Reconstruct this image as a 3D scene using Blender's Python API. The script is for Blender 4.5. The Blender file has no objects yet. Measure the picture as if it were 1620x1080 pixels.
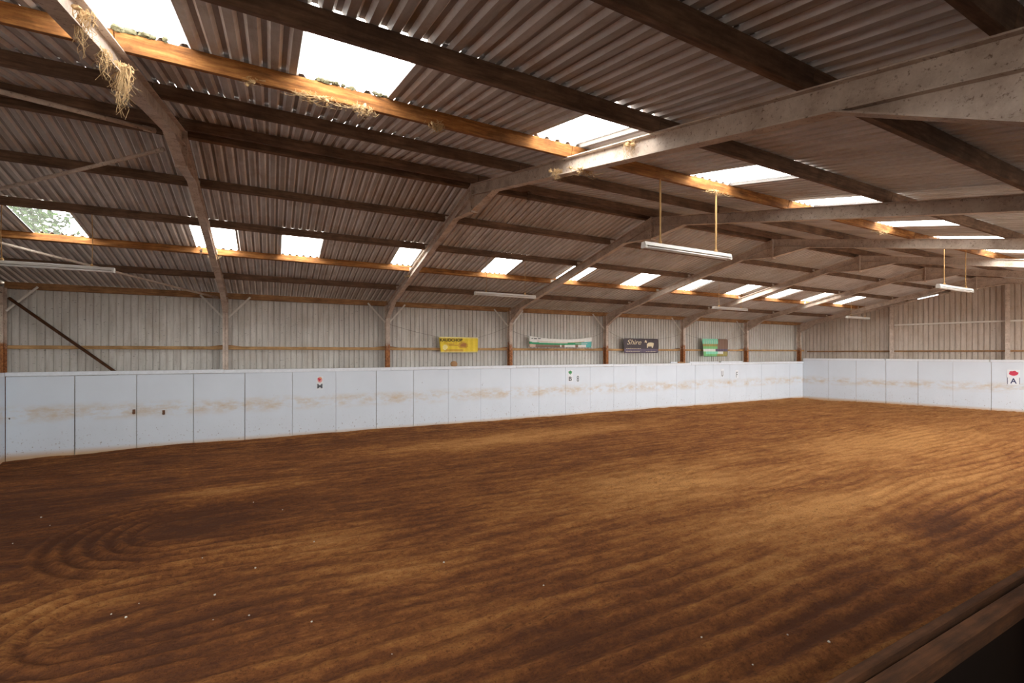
import bpy, math, random
import numpy as np
from mathutils import Vector, Matrix
random.seed(11)
sc = bpy.context.scene
COL = sc.collection
R = math.radians
# ------------------------------------------------------------------ camera
H = 2.49                      # eye height above the sand
YAW = 0.4823
F = 729.17                    # focal length in pixels of the 1620 px frame
SA, CA = math.sin(YAW), math.cos(YAW)
HOR = 558.5
cam_d = bpy.data.cameras.new('camera')
cam = bpy.data.objects.new('camera', cam_d); COL.objects.link(cam)
cam.location = (0, 0, H); cam.rotation_euler = (R(90), 0, -YAW)
cam_d.sensor_width = 36; cam_d.lens = F * 36 / 1620
cam_d.shift_y = (HOR - 540) / 1620
cam_d.clip_start = .02; cam_d.clip_end = 500
sc.camera = cam
# ------------------------------------------------------------------ sky, exposure
sc.view_settings.view_transform = 'Standard'; sc.view_settings.look = 'None'
sc.view_settings.gamma = 1; sc.view_settings.use_curve_mapping = False
sc.view_settings.exposure = 0.22
w = bpy.data.worlds.new('overcast_sky'); sc.world = w; w.use_nodes = True
bg = w.node_tree.nodes['Background']
bg.inputs[0].default_value = (1.0, .975, .95, 1); bg.inputs[1].default_value = 12.0
sc.cycles.max_bounces = 10; sc.cycles.diffuse_bounces = 6; sc.cycles.transparent_max_bounces = 12
sc.cycles.sample_clamp_indirect = 8
sc.cycles.use_denoising = True

# ------------------------------------------------------------------ layout of the building (metres; x along the long wall, y across, z up)
BAY = 4.6266; FX0 = -1.157                      # steel frames
frames_x = [FX0 + BAY * k for k in range(-1, 7)]
YR = 8.196                                       # ridge
SL = .2148                                       # roof slope
ANG = math.atan(SL)
ZT_R = 3.24 + H                                  # rafter top at the ridge
RD = .21                                         # rafter depth
PH = .15                                         # purlin height
YP = 15.54                                       # inner face of the far posts
YN = 2 * YR - YP                                 # inner face of the near posts
YK = 15.17                                       # face of the long kickboards
ZK = H - .457                                    # their top
PER = .1565                                      # rib pitch of the sheets
def zr(y, off=0.): return ZT_R - SL * abs(y - YR) + off          # rafter top line
PUR_FAR = [8.36, 9.73, 11.24, 12.70, 14.21]
PUR_NEAR = [8.03, 6.41, 4.98, 3.45, 1.97, .95]
# end wall, set slightly askew to the frames
TH = R(11.5); EC = Vector((27.35, 15.92))
def endp(w_, inset=0.): return Vector((EC.x + math.sin(TH) * w_ - math.cos(TH) * inset, EC.y - math.cos(TH) * w_ - math.sin(TH) * inset))
def endx(y): return EC.x + math.tan(TH) * (EC.y - y)
TK = R(13.0); KC = Vector((26.17, YK)); WE = 1.209
def kend(w_, out=0.): return Vector((KC.x + math.sin(TK) * w_ - math.cos(TK) * out, KC.y - math.cos(TK) * w_ - math.sin(TK) * out))

def on_y(u, v, y):            # world point at depth plane y seen in direction (u, v)
    t = (u - 810) / F; x = y * (SA + t * CA) / (CA - t * SA); d = x * SA + y * CA
    return Vector((x, y, H + (HOR - v) * d / F))
def on_x(u, v, x):
    t = (u - 810) / F; y = x * (CA - t * SA) / (SA + t * CA); d = x * SA + y * CA
    return Vector((x, y, H + (HOR - v) * d / F))
def on_floor(u, v, z=0.):
    d = F * (H - z) / (v - HOR); l = (u - 810) / F * d
    return (SA * d + CA * l, CA * d - SA * l)
def on_roof(u, v, off, far=True):
    t = (u - 810) / F; s = (HOR - v) / F
    dx, dy = SA + CA * t, CA - SA * t
    m = SL if far else -SL      # z = ZT - m*(y-YR) + off
    d = (ZT_R + off + m * YR - H) / (s + m * dy)
    return Vector((dx * d, dy * d, H + s * d))

# ------------------------------------------------------------------ materials
def mat(name, rough=.8, spec=.3):
    m = bpy.data.materials.new(name); m.use_nodes = True
    nt = m.node_tree; b = nt.nodes['Principled BSDF']
    b.inputs['Roughness'].default_value = rough; b.inputs['Specular IOR Level'].default_value = spec
    return m, nt, b
def N(nt, t, **k):
    n = nt.nodes.new(t)
    for a, v in k.items():
        if a in n.inputs.keys() if isinstance(a, str) else False: n.inputs[a].default_value = v
        else: setattr(n, a, v)
    return n
def L(nt, a, b): nt.links.new(a, b)
def coords(nt, scale=(1, 1, 1), mode='Object', rnd=False):
    tc = N(nt, 'ShaderNodeTexCoord'); mp = N(nt, 'ShaderNodeMapping'); mp.inputs['Scale'].default_value = scale
    src = tc.outputs[mode]
    if rnd:
        oi = N(nt, 'ShaderNodeObjectInfo'); ml = N(nt, 'ShaderNodeMath', operation='MULTIPLY'); ml.inputs[1].default_value = 37
        L(nt, oi.outputs['Random'], ml.inputs[0])
        ad = N(nt, 'ShaderNodeVectorMath', operation='ADD'); L(nt, src, ad.inputs[0]); L(nt, ml.outputs[0], ad.inputs[1]); src = ad.outputs[0]
    L(nt, src, mp.inputs[0]); return mp.outputs[0]
def world_coords(nt, scale=(1, 1, 1)):
    g = N(nt, 'ShaderNodeNewGeometry'); mp = N(nt, 'ShaderNodeMapping'); mp.inputs['Scale'].default_value = scale
    L(nt, g.outputs['Position'], mp.inputs[0]); return mp.outputs[0]
def noise(nt, vec, scale, detail=5, rough=.6, out='Fac'):
    n = N(nt, 'ShaderNodeTexNoise'); n.inputs['Scale'].default_value = scale; n.inputs['Detail'].default_value = detail; n.inputs['Roughness'].default_value = rough
    L(nt, vec, n.inputs['Vector']); return n.outputs[out]
def ramp(nt, fac, stops):
    r = N(nt, 'ShaderNodeValToRGB'); e = r.color_ramp.elements
    while len(e) < len(stops): e.new(.5)
    for i, (p, c) in enumerate(stops):
        e[i].position = p; e[i].color = (*c, 1) if len(c) == 3 else c
    L(nt, fac, r.inputs[0]); return r.outputs[0]
def mix(nt, fac, a, b, mode='MIX'):
    m = N(nt, 'ShaderNodeMix', data_type='RGBA', blend_type=mode)
    for s, v in ((m.inputs[0], fac), (m.inputs[6], a), (m.inputs[7], b)):
        if isinstance(v, (int, float)): s.default_value = v
        elif isinstance(v, tuple): s.default_value = (*v, 1) if len(v) == 3 else v
        else: L(nt, v, s)
    return m.outputs[2]
def bump(nt, b, h, dist=.01, st=.6):
    n = N(nt, 'ShaderNodeBump'); n.inputs['Distance'].default_value = dist; n.inputs['Strength'].default_value = st
    L(nt, h, n.inputs['Height']); L(nt, n.outputs[0], b.inputs['Normal'])
def thr(nt, fac, lo, hi): return ramp(nt, fac, [(lo, (0, 0, 0)), (hi, (1, 1, 1))])

def m_flat(name, c, rough=.7, spec=.3):
    m, nt, b = mat(name, rough, spec); v = coords(nt)
    L(nt, mix(nt, noise(nt, v, 14), tuple(x * .8 for x in c), tuple(min(1, x * 1.12) for x in c)), b.inputs['Base Color']); return m

def make_wood(name, dark, mid, light):
    m, nt, b = mat(name, .85, .2)
    v = coords(nt, (.9, 9, 9), rnd=True); v2 = coords(nt, (1, 1, 1), rnd=True)
    g = noise(nt, v, 3.0, 8, .65)
    c = ramp(nt, g, [(.3, dark), (.5, mid), (.72, light)])
    st = thr(nt, noise(nt, v2, 2.2, 6, .7), .42, .68)
    c = mix(nt, st, c, mix(nt, .75, c, tuple(x * .8 for x in dark)))
    L(nt, c, b.inputs['Base Color']); bump(nt, b, g, .01, .5); return m
M_PUR = make_wood('weathered_brown_timber', (.085, .052, .036), (.18, .108, .070), (.29, .175, .110))
M_ORG = make_wood('orange_skylit_timber', (.11, .045, .017), (.31, .125, .035), (.52, .26, .085))  # purlins at the skylights: orange glow of daylight painted into the wood colour
M_EAVE = make_wood('tan_timber', (.16, .08, .035), (.34, .18, .08), (.46, .26, .12))
M_GIRT = make_wood('pale_girt_timber', (.25, .14, .06), (.45, .27, .12), (.60, .38, .18))
M_RAIL = make_wood('handled_dark_timber', (.028, .011, .004), (.072, .028, .010), (.12, .048, .018))

def make_sheet(name, base, dark, stain, axis=0, speck=True):
    m, nt, b = mat(name, .62, .35)
    sx = (1, .12, .12) if axis == 0 else (1, 1, .12)
    v = world_coords(nt, sx)
    n1 = noise(nt, v, 9, 6, .65)
    c = ramp(nt, n1, [(.32, dark), (.55, base), (.8, tuple(min(1, x * 1.25) for x in base))])
    # tone of each sheet of six ribs
    g = N(nt, 'ShaderNodeNewGeometry'); sp = N(nt, 'ShaderNodeSeparateXYZ'); L(nt, g.outputs['Position'], sp.inputs[0])
    dv = N(nt, 'ShaderNodeMath', operation='DIVIDE'); L(nt, sp.outputs[0 if axis < 2 else 1], dv.inputs[0]); dv.inputs[1].default_value = PER * 6
    fl = N(nt, 'ShaderNodeMath', operation='FLOOR'); L(nt, dv.outputs[0], fl.inputs[0])
    wn = N(nt, 'ShaderNodeTexWhiteNoise', noise_dimensions='1D'); L(nt, fl.outputs[0], wn.inputs['W'])
    c = mix(nt, wn.outputs[0], c, mix(nt, .5, c, tuple(x * .9 for x in dark)))
    # rust and dust
    v3 = world_coords(nt); n3 = noise(nt, v3, 1.3, 8, .75)
    c = mix(nt, mix(nt, thr(nt, n3, .5, .75), (0, 0, 0), (.7, .7, .7)), c, stain)
    if speck:
        v4 = world_coords(nt, (14, 14, 46)); c = mix(nt, mix(nt, thr(nt, noise(nt, v4, 1.0, 3, .6), .655, .69), (0, 0, 0), (.75, .75, .75)), c, (.06, .05, .045))
    L(nt, c, b.inputs['Base Color']); bump(nt, b, n1, .004, .3); return m
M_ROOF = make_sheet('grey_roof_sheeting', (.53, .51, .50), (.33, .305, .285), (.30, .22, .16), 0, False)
M_ROOFW = make_sheet('lit_rib_web', (.84, .82, .81), (.66, .63, .61), (.42, .33, .26), 0, False)  # rib sides lighter: the daylight they catch is put into the colour
M_ROOFP = make_sheet('shaded_rib_crown', (.36, .33, .31), (.22, .195, .175), (.24, .17, .12), 0, False)  # rib recesses darker: their shade is put into the colour
M_WALL = make_sheet('grey_wall_sheeting', (.58, .56, .52), (.44, .41, .37), (.42, .36, .29), 1)
M_ENDW = make_sheet('buff_gable_sheeting', (.60, .52, .45), (.44, .37, .30), (.40, .29, .20), 2)

def make_steel(rusty=True):
    m, nt, b = mat('dusty_cream_paint' if rusty else 'sound_cream_paint', .75, .3)
    v = world_coords(nt)
    c = ramp(nt, noise(nt, v, 3.5, 7, .7), [(.3, (.38, .29, .23)), (.55, (.60, .50, .42)), (.75, (.70, .61, .53))])
    c = mix(nt, mix(nt, thr(nt, noise(nt, v, 26, 6, .75), .57, .64), (0, 0, 0), (.8, .8, .8)), c, (.13, .075, .045))
    g = N(nt, 'ShaderNodeNewGeometry'); sp = N(nt, 'ShaderNodeSeparateXYZ'); L(nt, g.outputs['Position'], sp.inputs[0])
    # the feet of the posts are rusted through the paint
    a = N(nt, 'ShaderNodeMath', operation='MULTIPLY_ADD'); L(nt, noise(nt, v, 4, 6, .8), a.inputs[0]); a.inputs[1].default_value = 1.1; L(nt, sp.outputs[2], a.inputs[2])
    r = thr(nt, a.outputs[0], 0, 1); rr = nt.nodes[-1]
    mr = N(nt, 'ShaderNodeMapRange'); mr.inputs['From Min'].default_value = H + .92; mr.inputs['From Max'].default_value = H + .74
    L(nt, a.outputs[0], mr.inputs['Value'])
    rust = ramp(nt, noise(nt, v, 18, 6, .7), [(.35, (.14, .05, .02)), (.6, (.42, .17, .06)), (.8, (.55, .30, .14))])
    if rusty: c = mix(nt, mr.outputs[0], c, rust)
    L(nt, c, b.inputs['Base Color']); bump(nt, b, noise(nt, v, 40, 5), .004, .4); return m
M_STEEL = make_steel(); M_STEELC = make_steel(False)
M_STRUT = m_flat('grey_steel_strut', (.72, .69, .63), .6)
M_CLEAT = m_flat('pale_cleat_paint', (.52, .47, .41), .7)

def make_kick(name, tint):
    m, nt, b = mat(name, .55, .35)
    v = world_coords(nt); vr = coords(nt, rnd=True)
    c = mix(nt, noise(nt, vr, 1.2, 5, .6), tuple(x * .86 for x in tint), tint)
    g = N(nt, 'ShaderNodeNewGeometry'); sp = N(nt, 'ShaderNodeSeparateXYZ'); L(nt, g.outputs['Position'], sp.inputs[0])
    z = sp.outputs[2]
    # scuffed band where saddles and boots rub
    bd = N(nt, 'ShaderNodeMath', operation='SUBTRACT'); L(nt, z, bd.inputs[0]); bd.inputs[1].default_value = 1.02
    ab = N(nt, 'ShaderNodeMath', operation='ABSOLUTE'); L(nt, bd.outputs[0], ab.inputs[0])
    mr = N(nt, 'ShaderNodeMapRange', interpolation_type='SMOOTHSTEP'); mr.inputs['From Min'].default_value = .30; mr.inputs['From Max'].default_value = .02; L(nt, ab.outputs[0], mr.inputs['Value'])
    vs = world_coords(nt, (1.3, 1.3, 3))
    f = N(nt, 'ShaderNodeMath', operation='MULTIPLY'); L(nt, mr.outputs[0], f.inputs[0]); L(nt, thr(nt, noise(nt, vs, 1.7, 7, .7), .42, .75), f.inputs[1])
    c = mix(nt, f.outputs[0], c, (.50, .36, .20))
    # splashes low down
    m2 = N(nt, 'ShaderNodeMapRange'); m2.inputs['From Min'].default_value = .75; m2.inputs['From Max'].default_value = -.1; L(nt, z, m2.inputs['Value'])
    s = N(nt, 'ShaderNodeMath', operation='MULTIPLY'); L(nt, m2.outputs[0], s.inputs[0]); L(nt, thr(nt, noise(nt, v, 19, 3, .55), .63, .70), s.inputs[1])
    c = mix(nt, s.outputs[0], c, (.16, .09, .05))
    m3 = N(nt, 'ShaderNodeMapRange', interpolation_type='SMOOTHSTEP'); m3.inputs['From Min'].default_value = .17; m3.inputs['From Max'].default_value = -.02; L(nt, z, m3.inputs['Value'])
    c = mix(nt, m3.outputs[0], c, (.50, .34, .21))
    # chips
    c = mix(nt, thr(nt, noise(nt, v, 9, 4, .6), .735, .75), c, (.12, .09, .07))
    L(nt, c, b.inputs['Base Color']); bump(nt, b, noise(nt, v, 30, 4), .003, .25); return m
M_KICK = make_kick('white_painted_board', (.63, .69, .76))
M_CAP = m_flat('white_painted_rail', (.70, .74, .79), .6)

def make_sand():
    m, nt, b = mat('red_brown_sand', .95, .08)
    v = world_coords(nt)
    at = N(nt, 'ShaderNodeAttribute', attribute_name='sand_tone')
    n1 = noise(nt, world_coords(nt, (.5, 1.5, 1)), 1.5, 12, .78)
    n2 = noise(nt, v, 14, 8, .75)
    n3 = noise(nt, world_coords(nt, (1, 2.6, 1)), 5.5, 9, .8)
    def madd(x, k, y):
        a = N(nt, 'ShaderNodeMath', operation='MULTIPLY_ADD'); L(nt, x, a.inputs[0]); a.inputs[1].default_value = k
        if y is not None: L(nt, y, a.inputs[2])
        return a.outputs[0]
    t = madd(n1, 1.25, at.outputs['Fac']); t = madd(n3, .9, t); t = madd(n2, .45, t)
    mr = N(nt, 'ShaderNodeMapRange'); mr.inputs['From Min'].default_value = 1.24; mr.inputs['From Max'].default_value = 1.92; L(nt, t, mr.inputs['Value'])
    c = ramp(nt, mr.outputs[0], [(0, (.115, .046, .023)), (.3, (.20, .074, .027)), (.58, (.345, .140, .043)), (1, (.58, .28, .095))])
    # dark crumbs, cracks in the crust, and clod shadows painted into the colour
    c = mix(nt, mix(nt, thr(nt, noise(nt, v, 36, 6, .8), .54, .62), (0, 0, 0), (.6, .6, .6)), c, (.06, .026, .013))
    cr = N(nt, 'ShaderNodeMath', operation='MULTIPLY'); L(nt, thr(nt, n3, .54, .64), cr.inputs[0])
    rg = N(nt, 'ShaderNodeAttribute', attribute_name='rough'); L(nt, rg.outputs['Fac'], cr.inputs[1])
    c = mix(nt, cr.outputs[0], c, (.10, .042, .02))
    L(nt, c, b.inputs['Base Color'])
    h = madd(n3, 1.2, madd(n2, .6, madd(noise(nt, v, 45, 6, .8), .4, None))); bump(nt, b, h, .06, .9); return m
M_SAND = make_sand()

def make_pane():
    m = bpy.data.materials.new('translucent_skylight_plastic'); m.use_nodes = True; nt = m.node_tree
    nt.nodes.remove(nt.nodes['Principled BSDF']); out = nt.nodes['Material Output']
    tr = N(nt, 'ShaderNodeBsdfTransparent'); tr.inputs[0].default_value = (.93, .94, .93, 1)
    tl = N(nt, 'ShaderNodeBsdfTranslucent'); tl.inputs[0].default_value = (.85, .85, .82, 1)
    gl = N(nt, 'ShaderNodeBsdfGlossy'); gl.inputs['Roughness'].default_value = .35
    mx = N(nt, 'ShaderNodeMixShader'); mx.inputs[0].default_value = .03; L(nt, tr.outputs[0], mx.inputs[1]); L(nt, tl.outputs[0], mx.inputs[2])
    m2 = N(nt, 'ShaderNodeMixShader'); m2.inputs[0].default_value = .04; L(nt, mx.outputs[0], m2.inputs[1]); L(nt, gl.outputs[0], m2.inputs[2])
    L(nt, m2.outputs[0], out.inputs[0]); return m
M_PANE = make_pane()
M_WEB = m_flat('dusty_cobweb', (.46, .31, .16), .95, .05)
M_WEBD = m_flat('dark_old_cobweb', (.13, .085, .06), .95, .05)
M_MOSS = m_flat('green_grey_moss', (.13, .12, .07), .95, .05)
M_FIT = m_flat('white_enamel_batten', (.66, .64, .60), .45)
M_TUBE = m_flat('milky_tube_glass', (.82, .82, .80), .3)
M_CORD = m_flat('tan_cord', (.45, .27, .11), .9)
M_ROPE = m_flat('grey_rope', (.22, .19, .16), .9)
M_DARK = m_flat('shade_black_boarding', (.010, .006, .004), .95, .05)  # near-black: the gallery's shadow is put into the boards' colour
M_GRASS = m_flat('gravel_yard', (.22, .19, .16), .95)
M_LEAF = m_flat('tree_leaf', (.022, .050, .007), .8, .1)
M_BARK = m_flat('tree_bark', (.12, .09, .06), .9)
M_PLY = m_flat('bare_plywood', (.38, .22, .11), .8)
M_CHIP = m_flat('pale_stone', (.55, .50, .43), .8)

# ------------------------------------------------------------------ mesh helpers
class MB:
    def __init__(s): s.v = []; s.f = []
    def add(s, vs, fs):
        o = len(s.v); s.v += [tuple(p) for p in vs]; s.f += [tuple(o + i for i in f) for f in fs]; return s
    def box(s, x0, x1, y0, y1, z0, z1):
        return s.add([(x0, y0, z0), (x1, y0, z0), (x1, y1, z0), (x0, y1, z0), (x0, y0, z1), (x1, y0, z1), (x1, y1, z1), (x0, y1, z1)],
                     [(0, 3, 2, 1), (4, 5, 6, 7), (0, 1, 5, 4), (1, 2, 6, 5), (2, 3, 7, 6), (3, 0, 4, 7)])
    def prism(s, pts, d):           # extrude polygon pts (Vectors) by vector d
        n = len(pts); d = Vector(d)
        return s.add([Vector(p) for p in pts] + [Vector(p) + d for p in pts],
                     [tuple(range(n - 1, -1, -1)), tuple(range(n, 2 * n))] + [(i, (i + 1) % n, n + (i + 1) % n, n + i) for i in range(n)])
    def bar(s, a, b, w, h, up=(0, 0, 1)):   # rectangular bar a->b, width w (sideways), height h
        a, b = Vector(a), Vector(b); d = (b - a).normalized(); sd = d.cross(Vector(up)).normalized() * w / 2; u = sd.cross(d).normalized() * h / 2
        p = [a - sd - u, a + sd - u, a + sd + u, a - sd + u]
        return s.prism(p, b - a)
    def tube(s, pts, r, n=8, r2=None):
        pts = [Vector(p) for p in pts]; m = len(pts); vs = []; fs = []
        for i, p in enumerate(pts):
            d = (pts[min(i + 1, m - 1)] - pts[max(i - 1, 0)]).normalized()
            a = d.cross(Vector((0, 0, 1)));
            if a.length < 1e-3: a = Vector((1, 0, 0))
            a.normalize(); b = d.cross(a); rr = r if r2 is None else r + (r2 - r) * i / (m - 1)
            for k in range(n):
                t = 2 * math.pi * k / n; vs.append(p + a * (rr * math.cos(t)) + b * (rr * math.sin(t)))
        for i in range(m - 1):
            for k in range(n):
                fs.append((i * n + k, i * n + (k + 1) % n, (i + 1) * n + (k + 1) % n, (i + 1) * n + k))
        fs += [tuple(range(n - 1, -1, -1)), tuple((m - 1) * n + k for k in range(n))]
        return s.add(vs, fs)
    def blob(s, c, rx, ry, rz, rough=.15, seg=8, ring=5):
        c = Vector(c); vs = [c + Vector((0, 0, -rz))]; fs = []
        for i in range(1, ring):
            ph = -math.pi / 2 + math.pi * i / ring
            for k in range(seg):
                t = 2 * math.pi * k / seg; q = 1 + random.uniform(-rough, rough)
                vs.append(c + Vector((rx * math.cos(ph) * math.cos(t) * q, ry * math.cos(ph) * math.sin(t) * q, rz * math.sin(ph) * q)))
        vs.append(c + Vector((0, 0, rz))); n = len(vs) - 1
        for k in range(seg):
            fs.append((0, 1 + (k + 1) % seg, 1 + k)); fs.append((n, n - seg + k, n - seg + (k + 1) % seg))
            for i in range(ring - 2):
                a = 1 + i * seg; fs.append((a + k, a + (k + 1) % seg, a + seg + (k + 1) % seg, a + seg + k))
        return s.add(vs, fs)
    def build(s, name, m, parent=None, bevel=0, smooth=False):
        me = bpy.data.meshes.new(name); me.from_pydata(s.v, [], s.f); me.materials.append(m); me.update()
        if smooth: me.polygons.foreach_set('use_smooth', [True] * len(me.polygons))
        o = bpy.data.objects.new(name, me); COL.objects.link(o)
        if parent: o.parent = parent
        if bevel:
            b = o.modifiers.new('bevel', 'BEVEL'); b.width = bevel; b.segments = 1; b.limit_method = 'ANGLE'
        return o
def tag(o, label, cat, group=None, kind=None):
    o['label'] = label; o['category'] = cat
    if group: o['group'] = group
    if kind: o['kind'] = kind
    return o
def struct(o): o['kind'] = 'structure'; return o
def empty(name, loc=(0, 0, 0), rz=0.):
    o = bpy.data.objects.new(name, None); o.location = loc; o.rotation_euler = (0, 0, rz); o.empty_display_size = .1; COL.objects.link(o); return o
def child_local(mb, name, m, root, **k):   # mesh given in world coordinates, child of an unrotated empty
    l = Vector(root.location); mb.v = [tuple(Vector(p) - l) for p in mb.v]
    return mb.build(name, m, root, **k)
def local(mb, loc):
    l = Vector(loc); mb.v = [tuple(Vector(p) - l) for p in mb.v]; return l
ORD = ['nearest', 'second nearest', 'third nearest', 'fourth nearest', 'fifth nearest', 'sixth nearest', 'seventh nearest', 'eighth nearest', 'ninth', 'tenth']
NTH = ['first', 'second', 'third', 'fourth', 'fifth', 'sixth', 'seventh', 'eighth', 'ninth', 'tenth', 'eleventh', 'twelfth', 'thirteenth', 'fourteenth', 'fifteenth', 'sixteenth', 'seventeenth', 'eighteenth', 'nineteenth', 'twentieth', 'twenty-first', 'twenty-second', 'twenty-third', 'twenty-fourth', 'twenty-fifth', 'twenty-sixth', 'twenty-seventh', 'twenty-eighth']

# ------------------------------------------------------------------ sand floor
def vnoise(x, y, seed=0):
    xi = np.floor(x).astype(np.int64); yi = np.floor(y).astype(np.int64); fx = x - xi; fy = y - yi
    fx = fx * fx * (3 - 2 * fx); fy = fy * fy * (3 - 2 * fy)
    def h(a, b):
        n = (a * 374761393 + b * 668265263 + seed * 1274126177) & 0x7fffffff
        n = ((n ^ (n >> 13)) * 1274126177) & 0x7fffffff
        return ((n ^ (n >> 16)) & 0xffff) / 65535.
    return (h(xi, yi) * (1 - fx) + h(xi + 1, yi) * fx) * (1 - fy) + (h(xi, yi + 1) * (1 - fx) + h(xi + 1, yi + 1) * fx) * fy
def fbm(x, y, o=4, seed=0):
    s = 0; a = .5; t = 0
    for i in range(o): s = s + a * vnoise(x * 2 ** i, y * 2 ** i, seed + i); t += a; a *= .55
    return s / t
TONE_SPOTS = [  # u, v, half width (along x, m), half width (along y, m), amount lighter (negative: darker)
    (1060, 760, 3.2, 1.3, .42), (1170, 850, 1.5, .7, .12), (1220, 915, .6, .4, .12), (1400, 700, 5, 1.6, .35), (760, 700, 3.2, .9, .3),
    (620, 900, .9, .45, .25), (520, 855, 1.2, .4, .3), (360, 775, 1.3, .35, .28), (1300, 800, 2.2, .6, .35), (700, 1000, 1.0, .3, .12),
    (1500, 760, 3, .6, .2), (900, 680, 4, 1.0, .2), (80, 960, .8, .6, .16), (1380, 850, 1.6, .5, .18),
    (1480, 830, 1.3, .5, -.25), (1360, 960, 1.2, .4, -.2), (1000, 1000, 1.2, .4, -.12), (250, 830, 1.8, .9, -.2), (650, 830, 1.4, .5, -.12), (60, 800, 1.5, 1.0, -.18), (1180, 735, 2.5, .35, -.2), (300, 1000, 1.2, .6, -.1)]
def make_floor():
    xs = np.concatenate([np.arange(-5.75, 8, .05), np.arange(8, 30.2, .11)]); ys = np.arange(.55, 15.25, .05)
    X, Y = np.meshgrid(xs, ys, indexing='ij')
    Z = .05 * (fbm(X * .5, Y * .7, 3, 3) - .5)
    wob = (fbm(X * .35, Y * .6, 3, 9) - .5)
    furrow = np.sin((Y + wob * (.30 + .75 * np.clip((Y - 3) / 4, 0, 1))) * 2 * np.pi / .24) * (.25 + fbm(X * .3, Y * .5, 2, 5))
    env = np.ones_like(X); ring = np.zeros_like(X)
    for (cx, cy, r0, r1, per) in ((-1.1, 7.95, .35, 1.75, .21), (-1.35, 5.55, .3, 1.35, .20)):
        dx = np.minimum(X - cx, 0); r = np.hypot(dx, Y - cy + .12 * wob)
        m = np.clip((r - r0) / .2, 0, 1) * np.clip((r1 - r) / .3, 0, 1) * np.clip(1 - (X - cx - .2) / 2.2, 0, 1)
        ring += m * np.sin(r * 2 * np.pi / per) * .026; env *= 1 - m
    rough = np.clip(fbm(X * .45, Y * .8, 3, 31) * 2.6 - 1.15, 0, 1)
    for (u, v, a, b, q) in ((980, 760, 3.2, 1.6, .7), (1300, 830, 3, 1.4, .7), (430, 850, .9, .3, .7), (320, 930, .9, .3, .6), (950, 960, .9, .25, .6), (1500, 880, 1.2, .6, .8)):
        gx, gy = on_floor(u, v); rough += q * np.exp(-(((X - gx) / a) ** 2 + ((Y - gy) / b) ** 2))
    rough = np.clip(rough, 0, 1)
    Z += furrow * .013 * env * np.clip(1.3 - rough, .2, 1) * (1 + 1.0 * np.clip((4.8 - Y) / 2.5, 0, 1)) + ring
    clod = fbm(X * 5, Y * 9, 3, 21)
    Z += (clod - .5) * (.014 + .07 * rough)
    # sand thrown up against the boards, scooped out along the track
    dk = YK - Y; Z += .05 * np.exp(-(dk / .35) ** 2) * (.3 + fbm(X * .8, Y, 2, 41)) - .05 * np.exp(-((dk - 1.1) / .6) ** 2)
    Z -= .12 * np.clip((-X - 3.2) / 2.4, 0, 1) * np.clip((Y - 13) / 2, 0, 1)
    sand_tone = .15 * np.ones_like(X) + .010 * X
    for (u, v, a, b, q) in TONE_SPOTS:
        gx, gy = on_floor(u, v); sand_tone += q * np.exp(-(((X - gx) / a) ** 2 + ((Y - gy) / b) ** 2) * (1.2 + .8 * wob))
    sand_tone += ring * 4.5 + furrow * .07 * env * (1 + .8 * np.clip((4.8 - Y) / 2.5, 0, 1))  # ridge crests lighter, furrows darker in the colour
    sand_tone += .10 * np.exp(-(dk / .5) ** 2)
    nx, ny = X.shape
    me = bpy.data.meshes.new('floor'); me.vertices.add(nx * ny)
    me.vertices.foreach_set('co', np.stack([X, Y, Z], -1).reshape(-1).astype(np.float32))
    i = np.arange(nx - 1)[:, None] * ny + np.arange(ny - 1)[None, :]
    q = np.stack([i, i + ny, i + ny + 1, i + 1], -1).reshape(-1)
    nf = len(q) // 4
    me.loops.add(len(q)); me.loops.foreach_set('vertex_index', q.astype(np.int32))
    me.polygons.add(nf); me.polygons.foreach_set('loop_start', np.arange(0, len(q), 4, dtype=np.int32))
    me.polygons.foreach_set('use_smooth', [True] * nf)
    me.update(calc_edges=True); me.validate()
    at = me.attributes.new('sand_tone', 'FLOAT', 'POINT'); at.data.foreach_set('value', sand_tone.reshape(-1).astype(np.float32))
    at = me.attributes.new('rough', 'FLOAT', 'POINT'); at.data.foreach_set('value', rough.reshape(-1).astype(np.float32))
    me.materials.append(M_SAND)
    o = bpy.data.objects.new('floor', me); COL.objects.link(o); return struct(o)
make_floor()
gm = MB(); gm.add([(-120, -120, -.3), (160, -120, -.3), (160, 160, -.3), (-120, 160, -.3)], [(0, 1, 2, 3)])
struct(gm.build('ground', M_GRASS))

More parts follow.
